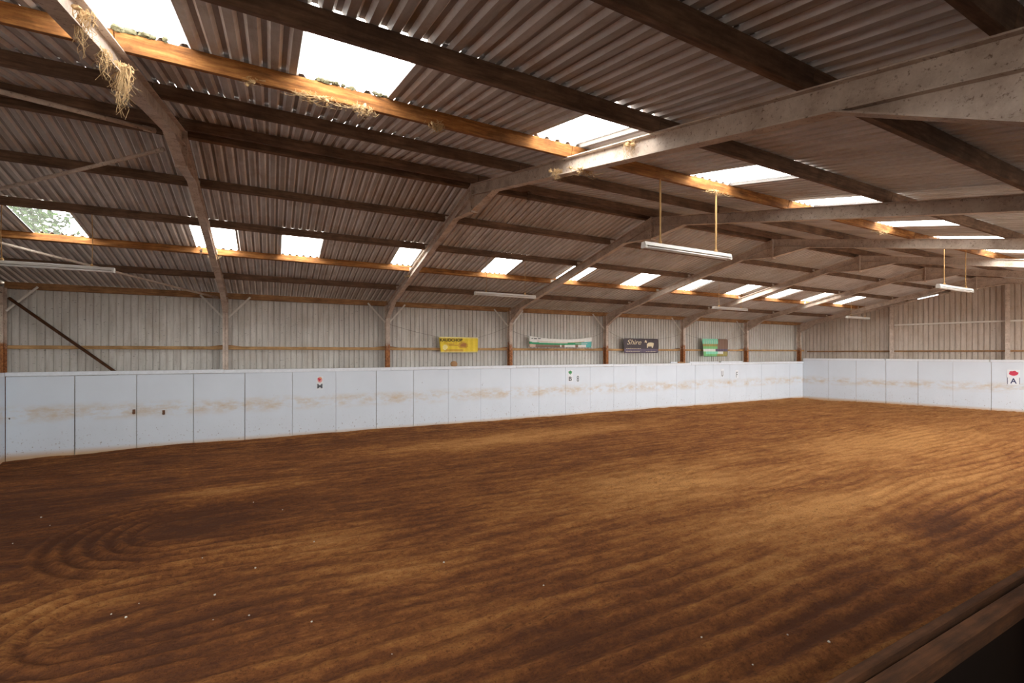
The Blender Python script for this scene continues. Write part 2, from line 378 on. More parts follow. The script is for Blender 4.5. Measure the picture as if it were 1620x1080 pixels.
# ------------------------------------------------------------------ roof sheeting with skylight openings
ZS = PH / math.cos(ANG)                # underside of the sheets above the rafter line
PROF = [(0, 0), (.064, 0), (.090, .036), (.1305, .036)]      # trapezoidal rib over one pitch
def snap(x): return round(x / PER) * PER
SKY_FAR = [(-4.22, .85), (-1.52, .82), (.25, .83), (2.91, .55), (5.62, .82), (8.25, .85), (10.95, .83), (13.6, .9), (16.42, .83), (19.1, .87), (21.65, .72), (24.4, .68)]
SKY_NEAR = [(-4.2, .85), (-1.5, .84), (.25, .82), (2.88, .66), (5.66, .84), (8.19, .68), (11.0, .75), (13.6, .85), (16.3, .85), (19.0, .85), (21.6, .8), (24.4, .8)]
X0, X1 = snap(-6.25), snap(29.9)
def roof_sheets(far, name):
    rows = sorted([abs(y - YR) for y in (PUR_FAR if far else PUR_NEAR)])[1:]
    sg = 1 if far else -1
    sky = SKY_FAR if far else SKY_NEAR
    lo, hi = (11.24 - YR, 12.70 - YR) if far else (YR - 4.98, YR - 3.45)
    ends = [0.0] + rows + [7.85 if far else 9.2]
    mb = MB(); seg = []; mi = []
    k = 0; x = X0
    while x < X1:
        for i in range(4):
            a = PROF[i]; b = PROF[i + 1] if i < 3 else (PER, 0)
            seg.append((x + a[0], a[1], x + b[0], b[1]))
        x += PER
    for e0, e1 in zip(ends[:-1], ends[1:]):
        sk = abs(e0 - lo) < .06
        y0, y1 = YR + sg * e0, YR + sg * (e1 + .05)
        za = ZT_R + ZS - SL * e0 + .004; zb = ZT_R + ZS - SL * (e1 + .05) - .004
        for (xa, ha, xb, hb) in seg:
            if sk:
                mid = (xa + xb) / 2
                if any(s0 < mid < s0 + SW for s0, SW in sky): continue
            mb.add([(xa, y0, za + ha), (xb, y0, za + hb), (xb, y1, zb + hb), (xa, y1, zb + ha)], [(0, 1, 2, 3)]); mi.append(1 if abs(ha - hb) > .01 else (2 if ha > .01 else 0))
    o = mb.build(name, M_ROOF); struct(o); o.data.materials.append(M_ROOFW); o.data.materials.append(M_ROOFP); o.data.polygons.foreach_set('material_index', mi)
    for n, (s0, SW) in enumerate(sky):
        e0, e1 = lo - .02, hi + .04
        y0, y1 = YR + sg * e0, YR + sg * e1; za = ZT_R + ZS - SL * e0 + .012; zb = ZT_R + ZS - SL * e1 + .012
        pb = MB(); cx, cy, cz = s0 + SW / 2, (y0 + y1) / 2, (za + zb) / 2
        for (xa, ha, xb, hb) in seg:
            if s0 - .02 < (xa + xb) / 2 < s0 + SW + .02:
                pb.add([(xa - cx, y0 - cy, za + ha - cz), (xb - cx, y0 - cy, za + hb - cz), (xb - cx, y1 - cy, zb + hb - cz), (xa - cx, y1 - cy, zb + ha - cz)], [(0, 1, 2, 3)])
        p = pb.build('skylight_panel', M_PANE); p.location = (cx, cy, cz)
        side = 'far' if far else 'near'
        extra = ', green leaves showing through' if far and n == 0 else ''
        tag(p, f'bright skylight panel, {NTH[n]} from the left in the {side} roof slope{extra}', 'skylight', f'skylight panels in the {side} roof slope')
        ld = bpy.data.lights.new('skylight_portal', 'AREA'); ld.shape = 'RECTANGLE'; ld.size = SW; ld.size_y = (e1 - e0) * 1.02
        ld.cycles.is_portal = True
        lo_ = bpy.data.objects.new('skylight_portal', ld); lo_.location = (cx, cy, cz - .03); lo_.rotation_euler = (-sg * ANG, 0, 0); COL.objects.link(lo_)
roof_sheets(True, 'ceiling'); roof_sheets(False, 'ceiling_near')
rc = MB()
for sg in (1, -1):
    rc.prism([(X0, YR, ZT_R + ZS + .075), (X0, YR + sg * .22, ZT_R + ZS + .035), (X0, YR + sg * .22, ZT_R + ZS + .03), (X0, YR, ZT_R + ZS + .07)], (X1 - X0, 0, 0))
struct(rc.build('trim_1', M_ROOF))

# ------------------------------------------------------------------ walls of ribbed sheet
def ribbed(p0, p1, z0f, z1f, name, m, depth=.03, per=PER, rows=1):
    p0, p1 = Vector((p0[0], p0[1], 0)), Vector((p1[0], p1[1], 0)); d = (p1 - p0); Ln = d.length; d.normalize(); n = Vector((-d.y, d.x, 0))
    mb = MB(); s = 0; prof = [(0, 0), (per * .76, 0), (per * .80, -depth), (per * .93, -depth)]; pts = []
    while s < Ln:
        for a, h in prof:
            if s + a <= Ln: pts.append(p0 + d * (s + a) + n * h)
        s += per
    for a, b in zip(pts[:-1], pts[1:]):
        mb.add([(a.x, a.y, z0f(a)), (b.x, b.y, z0f(b)), (b.x, b.y, z1f(b)), (a.x, a.y, z1f(a))], [(0, 1, 2, 3)])
    return struct(mb.build(name, m))
YW = 15.90
ribbed((endx(YW) + .1, YW), (-6.2, YW), lambda p: -.25, lambda p: zr(YW, ZS - .01), 'wall_far', M_WALL)
# runs from the long wall towards the near side; ribs stand out behind
ribbed(endp(16.9), endp(-.1), lambda p: -.25, lambda p: zr(p.y, ZS), 'wall_end', M_ENDW, .038, .19)
ribbed((-6.15, 16.0), (-6.15, .3), lambda p: -.25, lambda p: zr(p.y, ZS), 'wall_left', M_WALL)

# ------------------------------------------------------------------ steel portal frames
def ibeam(a, b, depth, width, t=.012, tw=.01, up=None):
    """I section from a to b; a, b on the top line, depth hangs below; plane x = const"""
    a, b = Vector(a), Vector(b); mb = MB(); d = (b - a)
    for w_, z0, z1 in ((width, 0, -t), (tw, -t, -depth + t), (width, -depth + t, -depth)):
        mb.prism([a + Vector((-w_ / 2, 0, z0)), a + Vector((w_ / 2, 0, z0)), a + Vector((w_ / 2, 0, z1)), a + Vector((-w_ / 2, 0, z1))], d)
    return mb
def poly_plate(pts, x, w_):      # pts (y, z) in the frame plane
    return MB().prism([(x - w_ / 2, y, z) for y, z in pts], (w_, 0, 0))
def make_frame(k, x):
    root = empty('portal_frame', (x, YR, 0)); loc = Vector((x, YR, 0))
    def put(mb, name, m=(M_STEELC if k == 1 else M_STEEL), **q): local(mb, loc); return mb.build(name, m, root, **q)
    FW = .127
    for sg, yi in ((1, YP), (-1, YN)):
        yo = yi + sg * .2
        # post: flanges face along y
        p = MB(); ztop = zr(yo, -.02)
        p.box(x - FW / 2, x + FW / 2, min(yi, yi + sg * .012), max(yi, yi + sg * .012), -.25, zr(yi) - .05)
        p.box(x - FW / 2, x + FW / 2, min(yo, yo - sg * .012), max(yo, yo - sg * .012), -.25, ztop)
        p.box(x - .005, x + .005, min(yi, yo), max(yi, yo), -.25, ztop)
        put(p, 'post')
        put(ibeam((x, yi - sg * .0, zr(yi)), (x, YR + sg * .012, ZT_R), RD, FW), 'rafter')
        # eaves haunch
        h = MB(); zb = H + 1.169; y2 = yi - sg * .92; z2 = zr(y2, -RD)
        h.prism([(x - .005, yi, zb), (x - .005, y2, z2), (x - .005, y2, z2 + .01), (x - .005, yi, zr(yi, -RD) + .01)], (.01, 0, 0))
        h.prism([(x - FW / 2, yi, zb), (x - FW / 2, y2, z2), (x - FW / 2, y2, z2 + .012), (x - FW / 2, yi, zb + .012)], (FW, 0, 0))
        put(h, 'eaves_haunch')
        # ridge haunch
        h = MB(); zb = H + 2.735; y2 = YR + sg * .95; z2 = zr(y2, -RD)
        h.prism([(x - .005, YR, zb), (x - .005, y2, z2), (x - .005, y2, z2 + .01), (x - .005, YR, ZT_R - RD + .01)], (.01, 0, 0))
        h.prism([(x - FW / 2, YR + sg * .01, zb), (x - FW / 2, y2, z2 - .006), (x - FW / 2, y2, z2 + .006), (x - FW / 2, YR + sg * .01, zb + .012)], (FW, 0, 0))
        put(h, 'ridge_haunch')
        # stiffener where the haunch meets the rafter
        put(MB().box(x - FW / 2 + .002, x + FW / 2 - .002, yi + sg * .014 if sg > 0 else yo + .014, yo - .014 if sg > 0 else yi - .014, H + 1.16, H + 1.172), 'stiffener')
    pl = MB().box(x - .075, x + .075, YR - .012, YR + .012, H + 2.70, ZT_R + .01)
    for z in (H + 2.8, H + 2.93, H + 3.12):
        for s_ in (-1, 1):
            pl.box(x + s_ * .045 - .012, x + s_ * .045 + .012, YR - .03, YR + .03, z - .012, z + .012)
    put(pl, 'ridge_plate')
    for y in PUR_FAR[1:] + PUR_NEAR[1:]:
        sgn = 1 if y > YR else -1; yy = y + sgn * .0; c = MB()
        c.box(x - .06, x + .06, yy - sgn * .043 - .003, yy - sgn * .043 + .003, zr(y) - .002, zr(y) + .11)
        put(c, 'purlin_cleat', M_CLEAT)
    names = ['standing beside the left end wall', 'leftmost of those whose rafters show', 'its long rafter crossing the top right',
             'third rafter from the left', 'fourth rafter from the left', 'fifth rafter from the left', 'last but one before the gable end', 'last one before the gable end']
    tag(root, f'cream painted steel portal frame, {names[k]}', 'steel frame', 'steel portal frames')
for k, x in enumerate(frames_x): make_frame(k, x)

# ------------------------------------------------------------------ timber purlins, one length per bay
BAYN = ['left end bay', 'first full bay', 'second full bay', 'third full bay', 'fourth full bay', 'fifth full bay', 'sixth full bay', 'short bay at the gable end']
PLAB = {8.36: 'far side of the ridge', 9.73: 'far slope, first below the ridge', 11.24: 'far slope, above the skylights', 12.70: 'far slope, under the skylights', 14.21: 'far slope, lowest above the eave',
        8.03: 'near side of the ridge', 6.41: 'near slope, first below the ridge', 4.98: 'near slope, ridge side of the skylights', 3.45: 'near slope, eave side of the skylights', 1.97: 'near slope, second from the eave', .95: 'near slope, lowest at the eave'}
def box_centered(lx, ly, lz):
    mb = MB(); n = max(2, int(lx / .6))
    for i in range(n): pass
    return mb.box(-lx / 2, lx / 2, -ly / 2, ly / 2, -lz / 2, lz / 2)
pur_mesh = {}
spans = [(-6.12, frames_x[0])] + [(frames_x[i], frames_x[i + 1]) for i in range(7)]
def purlin(y, x0, x1, bay, orange):
    sg = 1 if y > YR else -1; hw = .075; dz = PH
    key = (round(x1 - x0, 2), orange)
    if key not in pur_mesh:
        tmp = box_centered(x1 - x0 - .006, hw, dz).build('purlin', M_ORG if orange else M_PUR, bevel=.004); pur_mesh[key] = tmp; o = tmp
    else:
        o = pur_mesh[key].copy(); COL.objects.link(o)
    o.location = ((x0 + x1) / 2, y, zr(y) + dz / 2 / math.cos(ANG)); o.rotation_euler = (-sg * ANG, 0, 0)
    tag(o, f'timber purlin, {PLAB[y]}, {bay}', 'purlin', f'purlins {PLAB[y]}')
for y in PUR_FAR + PUR_NEAR:
    org = y in (12.70, 4.98)
    for i in range(7):
        purlin(y, frames_x[i], frames_x[i + 1], BAYN[i], org)
    purlin(y, frames_x[7], endx(y) - .13, BAYN[7], org)
for i in range(8):                                        # eave beams and girts on the long wall
    x0 = frames_x[i]; x1 = frames_x[i + 1] if i < 7 else endx(YW) - .06
    if x1 - x0 < .3: continue
    o = MB().box(x0 + .004 - (x0 + x1) / 2, x1 - .004 - (x0 + x1) / 2, -.035, .035, -.085, .085).build('eave_beam', M_EAVE, bevel=.004)
    o.location = ((x0 + x1) / 2, 15.795, H + 1.672)
    tag(o, f'tan timber eave beam topping the long wall, {BAYN[i]}', 'eave beam', 'eave beams on the long wall')
    o = MB().box(x0 + .004 - (x0 + x1) / 2, x1 - .004 - (x0 + x1) / 2, -.05, .05, -.045, .045).build('girt', M_GIRT, bevel=.004)
    o.location = ((x0 + x1) / 2, 15.80, H + .15); 
    tag(o, f'horizontal timber rail on the long wall cladding, {BAYN[i]}', 'wall rail', 'rails on the long wall cladding')
    if 0 < i < 7:
        o = MB().prism([(-.45, -.028, -.02), (.45, -.028, -.02), (.12, -.028, .028), (-.12, -.028, .028)], (0, .056, 0)).build('splice_block', M_EAVE, bevel=.006); o.location = (x0, 15.72 + .0, H + .21)
        o.location.y = 15.82
        tag(o, f'short timber splice block on the wall rail at the left of the {BAYN[i]}', 'splice block', 'splice blocks on the wall rails')

# knee braces between posts and eave beam
for i, x in enumerate(frames_x):
    for s_ in (-1, 1):
        if i == 0 and s_ < 0 or i == 7 and s_ > 0: continue
        if i == 7: continue
        a = Vector((x + s_ * .07, 15.66, H + 1.03)); b = Vector((x + s_ * .62, 15.735, H + 1.66)); loc = (a + b) / 2
        mb = MB().bar(a, b, .05, .014, (0, 1, 0)); mb.bar(a, b, .012, .05, (0, 1, 0)); local(mb, loc)
        o = mb.build('knee_brace', M_STRUT); o.location = loc
        tag(o, f'thin steel knee brace {"left" if s_ < 0 else "right"} of the {NTH[i]} wall post from the left', 'brace', 'knee braces at the eave')
# diagonal wall timber, left end bay
a, b = on_y(14, 471, 15.66), on_y(188, 592, 15.66); loc = (a + b) / 2
mb = MB().bar(a, b, .06, .085, (0, 1, 0)); local(mb, loc); o = mb.build('diagonal_timber', M_RAIL, bevel=.004); o.location = loc
tag(o, 'brown diagonal bracing timber on the long wall at the far left', 'brace')
# wind bracing tubes in the left end bay
for (p, q, far, lab) in (((259, 236), (-30, 306), True, 'pale steel bracing tube rising from the left to the ridge below the far roof slope'),
                         ((345, 471), (-40, 374), True, 'pale steel bracing tube running down to the eave of the nearest post'),
                         ((246, 207), (-30, 137), False, 'pale steel bracing tube under the near roof slope at the top left')):
    a = on_roof(*p, -.16, far); b = on_roof(*q, -.16, far); loc = (a + b) / 2
    mb = MB().tube([a, b], .028, 10); mb.bar(a - (b - a).normalized() * .0, a + (b - a).normalized() * .14, .012, .07); local(mb, loc)
    o = mb.build('bracing_tube', M_STEEL, smooth=True); o.location = loc; tag(o, lab, 'brace')

# ------------------------------------------------------------------ gable end: posts, rails, top angle
for u, lab in ((1409.5, 'cream steel gable post at the left of the end wall'), (1592, 'cream steel gable post under the ridge')):
    best = min((abs((lambda p: 810 + F * ((p.x - .18) * CA - p.y * SA) / ((p.x - .18) * SA + p.y * CA))(endp(w_ / 50)) - u), w_ / 50) for w_ in range(0, 800))[1]
    p = endp(best, .20); root = empty('gable_post', (p.x, p.y, 0), TH)
    top = zr(p.y, -.1)
    mb = MB(); mb.box(-.10, -.088, -.07, .07, -.25, top); mb.box(.088, .10, -.07, .07, -.25, top); mb.box(-.088, .088, -.005, .005, -.25, top)
    mb.build('steel_section', M_STEELC, root)
    MB().box(-.11, .11, -.09, .09, top, top + .012).build('cap_plate', M_STEEL, root)
    tag(root, lab, 'post')
zs = ((H + .10, 'lower'), (H + 1.43, 'upper'))
def end_beam(w0, w1, z0, z1, ins, th, hh, name, m, lab, cat, group=None):
    a = endp(w0, ins); b = endp(w1, ins); a = Vector((a.x, a.y, z0)); b = Vector((b.x, b.y, z1)); loc = (a + b) / 2
    mb = MB().bar(a, b, th, hh); local(mb, loc); o = mb.build(name, m, bevel=.004); o.location = loc; return tag(o, lab, cat, group)
end_beam(.3, 4.0, H + .10, H + .10, .06, .06, .075, 'girt', M_EAVE, 'lower timber rail on the gable cladding, left of the first gable post', 'wall rail', 'rails on the gable cladding')
end_beam(4.0, 7.95, H + .10, H + .10, .06, .06, .075, 'girt', M_EAVE, 'lower timber rail on the gable cladding, between the two gable posts', 'wall rail', 'rails on the gable cladding')
end_beam(7.95, 12, H + .10, H + .10, .06, .06, .075, 'girt', M_EAVE, 'lower timber rail on the gable cladding, right of the ridge post', 'wall rail', 'rails on the gable cladding')
end_beam(4.0, 7.95, H + 1.43, H + 1.43, .06, .06, .075, 'girt', M_STRUT, 'upper grey rail on the gable cladding, between the two gable posts', 'wall rail', 'rails on the gable cladding')
end_beam(7.95, 12, H + 1.43, H + 1.43, .06, .06, .075, 'girt', M_STRUT, 'upper grey rail on the gable cladding, right of the ridge post', 'wall rail', 'rails on the gable cladding')
wr = (EC.y - YR) / math.cos(TH)
end_beam(.1, wr, zr(EC.y, -.02), zr(YR, -.02), .06, .05, .09, 'verge_angle', M_STEEL, 'steel angle along the top of the gable cladding, left of the ridge', 'edge trim')
end_beam(wr, wr * 1.98, zr(YR, -.02), zr(EC.y, -.02), .06, .05, .09, 'verge_angle', M_STEEL, 'steel angle along the top of the gable cladding, right of the ridge', 'edge trim')

# ------------------------------------------------------------------ kickboards
def panel(a, b, z1, lab, group):
    a, b = Vector((a[0], a[1], 0)), Vector((b[0], b[1], 0)); d = (b - a); n = Vector((-d.y, d.x, 0)).normalized(); m_ = (a + b) / 2
    th = .018; e = d.normalized() * random.choice((.003, .004, .005, .010)); j = random.uniform(-.004, .004)
    mb = MB().prism([a + e, b - e, b - e + n * th, a + e + n * th], (0, 0, z1 + .2)); mb.v = [(p[0] - m_.x + n.x * j, p[1] - m_.y + n.y * j, p[2] - .2) for p in mb.v]
    o = mb.build('kickboard_panel', M_KICK, bevel=.002); o.location = (m_.x, m_.y, 0)
    tag(o, lab, 'kickboard', group)
W_ = 1.22; XS = -4.3114; XL = -5.55
edges = [XL] + [XS + W_ * i for i in range(0, 25)] + [KC.x]
edges = [e for e in edges if e <= KC.x]
if KC.x - edges[-2] < .3: edges.pop(-2)
for i, (xa, xb) in enumerate(zip(edges[:-1], edges[1:])):
    panel((xa, YK), (xb, YK), ZK - .102, f'white painted kickboard of the long wall, {NTH[i]} from the left corner', 'kickboards of the long wall')
ZE = H - .28
for i in range(11):
    a, b = kend(WE * i), kend(WE * (i + 1))
    panel(a, b, ZE - .099, f'white painted kickboard of the end wall, {NTH[i]} from the far corner', 'kickboards of the end wall')
panel((XL, YK), (XL, YK), 1, '', '') if False else None
for i in range(12):
    y0 = YK - 1.22 * i; panel((XL, y0 - 1.22), (XL, y0), ZK - .09, f'white painted kickboard of the left end wall, {NTH[i]} from the far corner', 'kickboards of the left end wall')
# cap rails, one length per bay
caps = [XL] + frames_x[1:7] + [KC.x]
for i, (xa, xb) in enumerate(zip(caps[:-1], caps[1:])):
    m_ = (xa + xb) / 2; dz = random.uniform(-.008, .008); l2 = (xb - xa) / 2 - .003
    mb = MB().box(-l2, l2, -.028, .11, -.095 + dz, dz); o = mb.build('cap_rail', M_CAP, bevel=.004); o.location = (m_, YK, ZK)
    tag(o, f'white cap rail on top of the long kickboards, {NTH[i]} length from the left', 'cap rail', 'cap rails of the long wall')
for i in range(4):
    a, b = kend(3.6 * i + .02, .028), kend(3.6 * (i + 1) - .003, .028); a = Vector((a.x, a.y, ZE - .095)); b = Vector((b.x, b.y, ZE - .095)); n = Vector((math.cos(TK), math.sin(TK), 0)) * .13
    loc = (a + b) / 2; mb = MB().prism([a, b, b + n, a + n], (0, 0, .095)); local(mb, loc); o = mb.build('cap_rail', M_CAP, bevel=.004); o.location = loc
    tag(o, f'white cap rail on top of the end wall kickboards, {NTH[i]} length from the far corner', 'cap rail', 'cap rails of the end wall')
o = MB().box(-.028, .11, -6.9, 6.9, -.095, 0).build('cap_rail', M_CAP, bevel=.004); o.location = (XL - .08, YK - 7.0, ZK)
tag(o, 'white cap rail on top of the left end kickboards', 'cap rail')

# ------------------------------------------------------------------ near parapet and viewing gallery
ZG = H - 1.247
def par(y0, y1, z0, z1, name, m, lab, x0=-5.4, x1=26):
    o = MB().box(-(x1 - x0) / 2, (x1 - x0) / 2, -(y1 - y0) / 2, (y1 - y0) / 2, -(z1 - z0) / 2, (z1 - z0) / 2).build(name, m, bevel=.006)
    o.location = ((x0 + x1) / 2, (y0 + y1) / 2, (z0 + z1) / 2); return tag(o, lab, 'rail')
par(.962, 1.0, .05, ZG, 'parapet_board', M_RAIL, 'brown parapet board edge on the arena side at the bottom right')
par(.86, .932, ZG - .09, ZG, 'parapet_rail', M_RAIL, 'brown parapet rail at the bottom right, nearest the camera')
par(.932, .962, ZG - .30, ZG - .12, 'parapet_gap_shade', M_DARK, 'dark strip standing in for shade in the gap between the two parapet boards')  # strip added in the gap, its shade put into the colour
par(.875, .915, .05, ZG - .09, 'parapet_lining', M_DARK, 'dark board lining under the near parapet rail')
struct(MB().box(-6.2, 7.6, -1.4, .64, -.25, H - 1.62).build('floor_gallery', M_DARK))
wn = MB().box(-6.2, -.6, -1.45, -1.4, -.25, H - .25); wn.box(-.6, 7.6, -1.45, -1.4, -.25, zr(-1.4, .12)); struct(wn.build('wall_near_unseen', M_DARK))  # unseen back wall, left part kept low to let fill light in
struct(MB().box(7.6, 7.65, -1.4, .60, -.25, H + 1.2).build('wall_light_block', M_DARK))  # unseen partition added to keep daylight off the gallery
# ------------------------------------------------------------------ daylight through openings shaped for fill: over the gallery's low back wall, and an unseen open side
ld = bpy.data.lights.new('gallery_portal', 'AREA'); ld.shape = 'RECTANGLE'; ld.size = 5.4; ld.size_y = 1.8; ld.cycles.is_portal = True
lo_ = bpy.data.objects.new('gallery_portal', ld); lo_.location = (-3.4, -1.38, H + .6); lo_.rotation_euler = (R(90), 0, 0); COL.objects.link(lo_)
ld = bpy.data.lights.new('unseen_open_side_portal', 'AREA'); ld.shape = 'RECTANGLE'; ld.size = 20; ld.size_y = 2.6; ld.cycles.is_portal = True
lo_ = bpy.data.objects.new('unseen_open_side_portal', ld); lo_.location = (18, -.4, 2.2); lo_.rotation_euler = (R(90), 0, 0); COL.objects.link(lo_)

# ------------------------------------------------------------------ fluorescent battens on chains
def batten(x, y, z, lab, thick=1.0):
    root = empty('fluorescent_light', (x, y, z)); l = .93
    mb = MB(); mb.prism([(-l, -.05, 0), (-l, .05, 0), (-l, .035, .055), (-l, -.035, .055)], (2 * l, 0, 0)); mb.build('housing', M_FIT, root, bevel=.003)
    for s_ in (-1, 1):
        MB().tube([(-l + .03, s_ * .03, -.022), (l - .03, s_ * .03, -.022)], .014, 8).build('tube', M_TUBE, root, smooth=True)
        MB().box(s_ * (l - .02) - .018, s_ * (l - .02) + .018, -.048, .048, -.04, .0).build('lamp_holder', M_FIT, root)
        xx = s_ * .60; top = zr(y) + (.0) - z; jog = random.uniform(-.02, .02)
        MB().tube([(xx, 0, .05), (xx + jog, 0, top * .5), (xx, 0, top - .005)], .0065 * thick, 6).build('hanging_cord', M_CORD, root)
        MB().blob((xx, 0, .075), .025, .03, .03).build('cord_knot', M_CORD, root)
    tag(root, lab, 'light fitting', 'hanging fluorescent lights')
batten(-3.55, 11.24, H + 1.56, 'white fluorescent light hanging at the far left, over the left end bay')
batten(5.70, 11.24, H + 1.575, 'white fluorescent light hanging in front of the far slope, above the yellow banner')
batten(5.66, 4.98, H + 1.545, 'large white fluorescent light on thick tan cords, nearest the camera', 2.2)
batten(14.9, 11.24, H + 1.62, 'white fluorescent light over the fourth bay, above the pale green banner')
batten(14.9, 4.98, H + 1.58, 'white fluorescent light on tan cords at the right, near the gable wall', 1.6)
batten(23.6, 11.24, H + 1.60, 'small distant white fluorescent light in front of the gable cladding')
batten(23.6, 4.98, H + 1.60, 'white fluorescent light beyond the right edge, near the gable wall') if False else None

a, b = on_x(1452, 473, 26.2), on_x(1484, 466, 26.2); loc = (a + b) / 2
root = empty('strip_light', loc); mb = MB().bar(a - loc + Vector((0, 0, .035)), b - loc + Vector((0, 0, .035)), .06, .04); mb.build('housing', M_FIT, root)
m_lit = bpy.data.materials.new('lit_tube'); m_lit.use_nodes = True; bb = m_lit.node_tree.nodes['Principled BSDF']; bb.inputs['Emission Color'].default_value = (.85, .93, 1, 1); bb.inputs['Emission Strength'].default_value = 3
MB().tube([a - loc, b - loc], .02, 8).build('tube', m_lit, root)
tag(root, 'short lit strip light under the last rafter, in front of the gable cladding', 'light fitting')
# ------------------------------------------------------------------ banners
def text_mesh(txt, size, m, name='lettering', shear=0, thick=.0):
    c = bpy.data.curves.new(name, 'FONT'); c.body = txt; c.size = size; c.shear = shear; c.extrude = .0012; c.offset = thick
    t = bpy.data.objects.new(name, c); COL.objects.link(t)
    dg = bpy.context.evaluated_depsgraph_get(); dg.update(); me = bpy.data.meshes.new_from_object(t.evaluated_get(dg))
    COL.objects.unlink(t); bpy.data.objects.remove(t)
    xs = [v.co.x for v in me.vertices]; zs_ = [v.co.y for v in me.vertices]
    x0, z0 = min(xs), min(zs_); wd = max(xs) - x0; hg = max(zs_) - z0
    for v in me.vertices: v.co = (v.co.x - x0, -v.co.z, v.co.y - z0)
    me.materials.clear(); me.materials.append(m)
    return me, wd, hg
def put_text(txt, x, y, z, w_, h_, m, root, name='lettering', shear=0, thick=0., fy=None):
    me, wd, hg = text_mesh(txt, .2, m, name, shear, thick)
    for v in me.vertices:
        v.co.x *= w_ / wd; v.co.z *= h_ / hg; v.co.x += x; v.co.z += z; v.co.y += y + (fy(v.co.x, v.co.z) if fy else 0)
    o = bpy.data.objects.new(name, me); COL.objects.link(o); o.parent = root; return o
def banner(u0, v0, u1, v1, mats_fn, lab, sag=0.0, left=None, right=None, name='banner', nx=40, nz=14, mats=(), y=15.60, skew=(0, 0)):
    A = on_y(u0, v0, y); B = on_y(u1, v1, y); wd = B.x - A.x; hg = A.z - B.z; root = empty(name, ((A.x + B.x) / 2, y, B.z))
    def fy(x, z): return .012 * math.sin(x * 9) * math.cos(z * 5) + .006 * math.sin(x * 31)
    vs = []; fs = []; mi = []
    for i in range(nx + 1):
        for j in range(nz + 1):
            a, b = i / nx, j / nz; dz = -sag * (1 - (2 * a - 1) ** 2) * hg * b
            x = (a - .5) * wd + skew[0] * (1 - b) * (1 - a); z = b * hg + dz
            vs.append((x, fy(x, z), z))
    for i in range(nx):
        for j in range(nz):
            q = i * (nz + 1) + j; fs.append((q, q + nz + 1, q + nz + 2, q + 1)); mi.append(mats_fn((i + .5) / nx, (j + .5) / nz))
    me = bpy.data.meshes.new('cloth'); me.from_pydata(vs, [], fs)
    for m_ in mats: me.materials.append(m_)
    me.polygons.foreach_set('material_index', mi); me.polygons.foreach_set('use_smooth', [True] * len(mi))
    o = bpy.data.objects.new('cloth', me); COL.objects.link(o); o.parent = root
    so = o.modifiers.new('s', 'SOLIDIFY'); so.thickness = .003
    for s_, pt in ((-1, left), (1, right)):
        if pt:
            P = on_y(pt[0], pt[1], 15.62) - Vector(root.location); a = Vector((s_ * wd / 2, 0, hg - .01))
            MB().tube([a, (a + P) / 2 - Vector((0, 0, .03)), P], .006, 6).build('rope', M_ROPE, root)
        for zz in (.02, hg - .02):
            MB().tube([(s_ * (wd / 2 - .025), -.008, zz), (s_ * (wd / 2 - .025), -.003, zz)], .014, 10).build('eyelet', M_STRUT, root)
    tag(root, lab, 'banner', 'banners on the long wall'); return root, wd, hg, fy
Y1 = m_flat('banner_yellow', (.78, .58, .03), .5); Y2 = m_flat('banner_ochre', (.60, .36, .03), .5); Y3 = m_flat('banner_pale_yellow', (.85, .74, .30), .5)
BK = m_flat('print_black', (.02, .02, .02), .6); BW = m_flat('banner_white', (.74, .74, .70), .5); BG = m_flat('banner_green', (.02, .28, .12), .5); BT = m_flat('banner_teal', (.10, .42, .40), .5)
BP = m_flat('banner_pinkish', (.58, .42, .33), .5); BB = m_flat('banner_brown', (.22, .13, .09), .5)
BD = m_flat('banner_charcoal', (.060, .045, .055), .5); BV = m_flat('banner_violet_grey', (.13, .10, .15), .5); CR = m_flat('print_cream', (.72, .62, .42), .5)
LG = m_flat('banner_light_green', (.20, .52, .20), .5); MG = m_flat('banner_mint', (.25, .68, .48), .5); OL = m_flat('banner_olive', (.35, .30, .10), .5)
def yfn(a, b):
    if b < .06 or b > .96: return 2
    if (a - .60) ** 2 / .018 + (b - .48) ** 2 / .05 < 1: return 1
    if (a - .13) ** 2 / .004 + (b - .33) ** 2 / .03 < 1: return 2
    if .18 < a < .5 and abs(b - .52 + .2 * (a - .2)) < .05: return 1
    if b < .22 and .1 < a < .6: return 1
    return 0
root, wd, hg, fy = banner(694, 532.5, 756, 557.5, yfn, 'yellow advertising banner with black capitals, roped between two posts', left=(616, 513), right=(806, 516), mats=(Y1, Y2, Y3), skew=(.07, 0))
put_text('KAUDCHOP', -wd * .47, -.016, hg * .70, wd * .56, hg * .20, BK, root, 'headline', 0, .004, fy)
for q, (a0, a1) in enumerate(((.13, .22), (.35, .39), (.42, .45))): MB().box((a0 - .5) * wd, (a1 - .5) * wd, -.02, -.014, hg * .60, hg * .64).build('small_print', Y2, root)
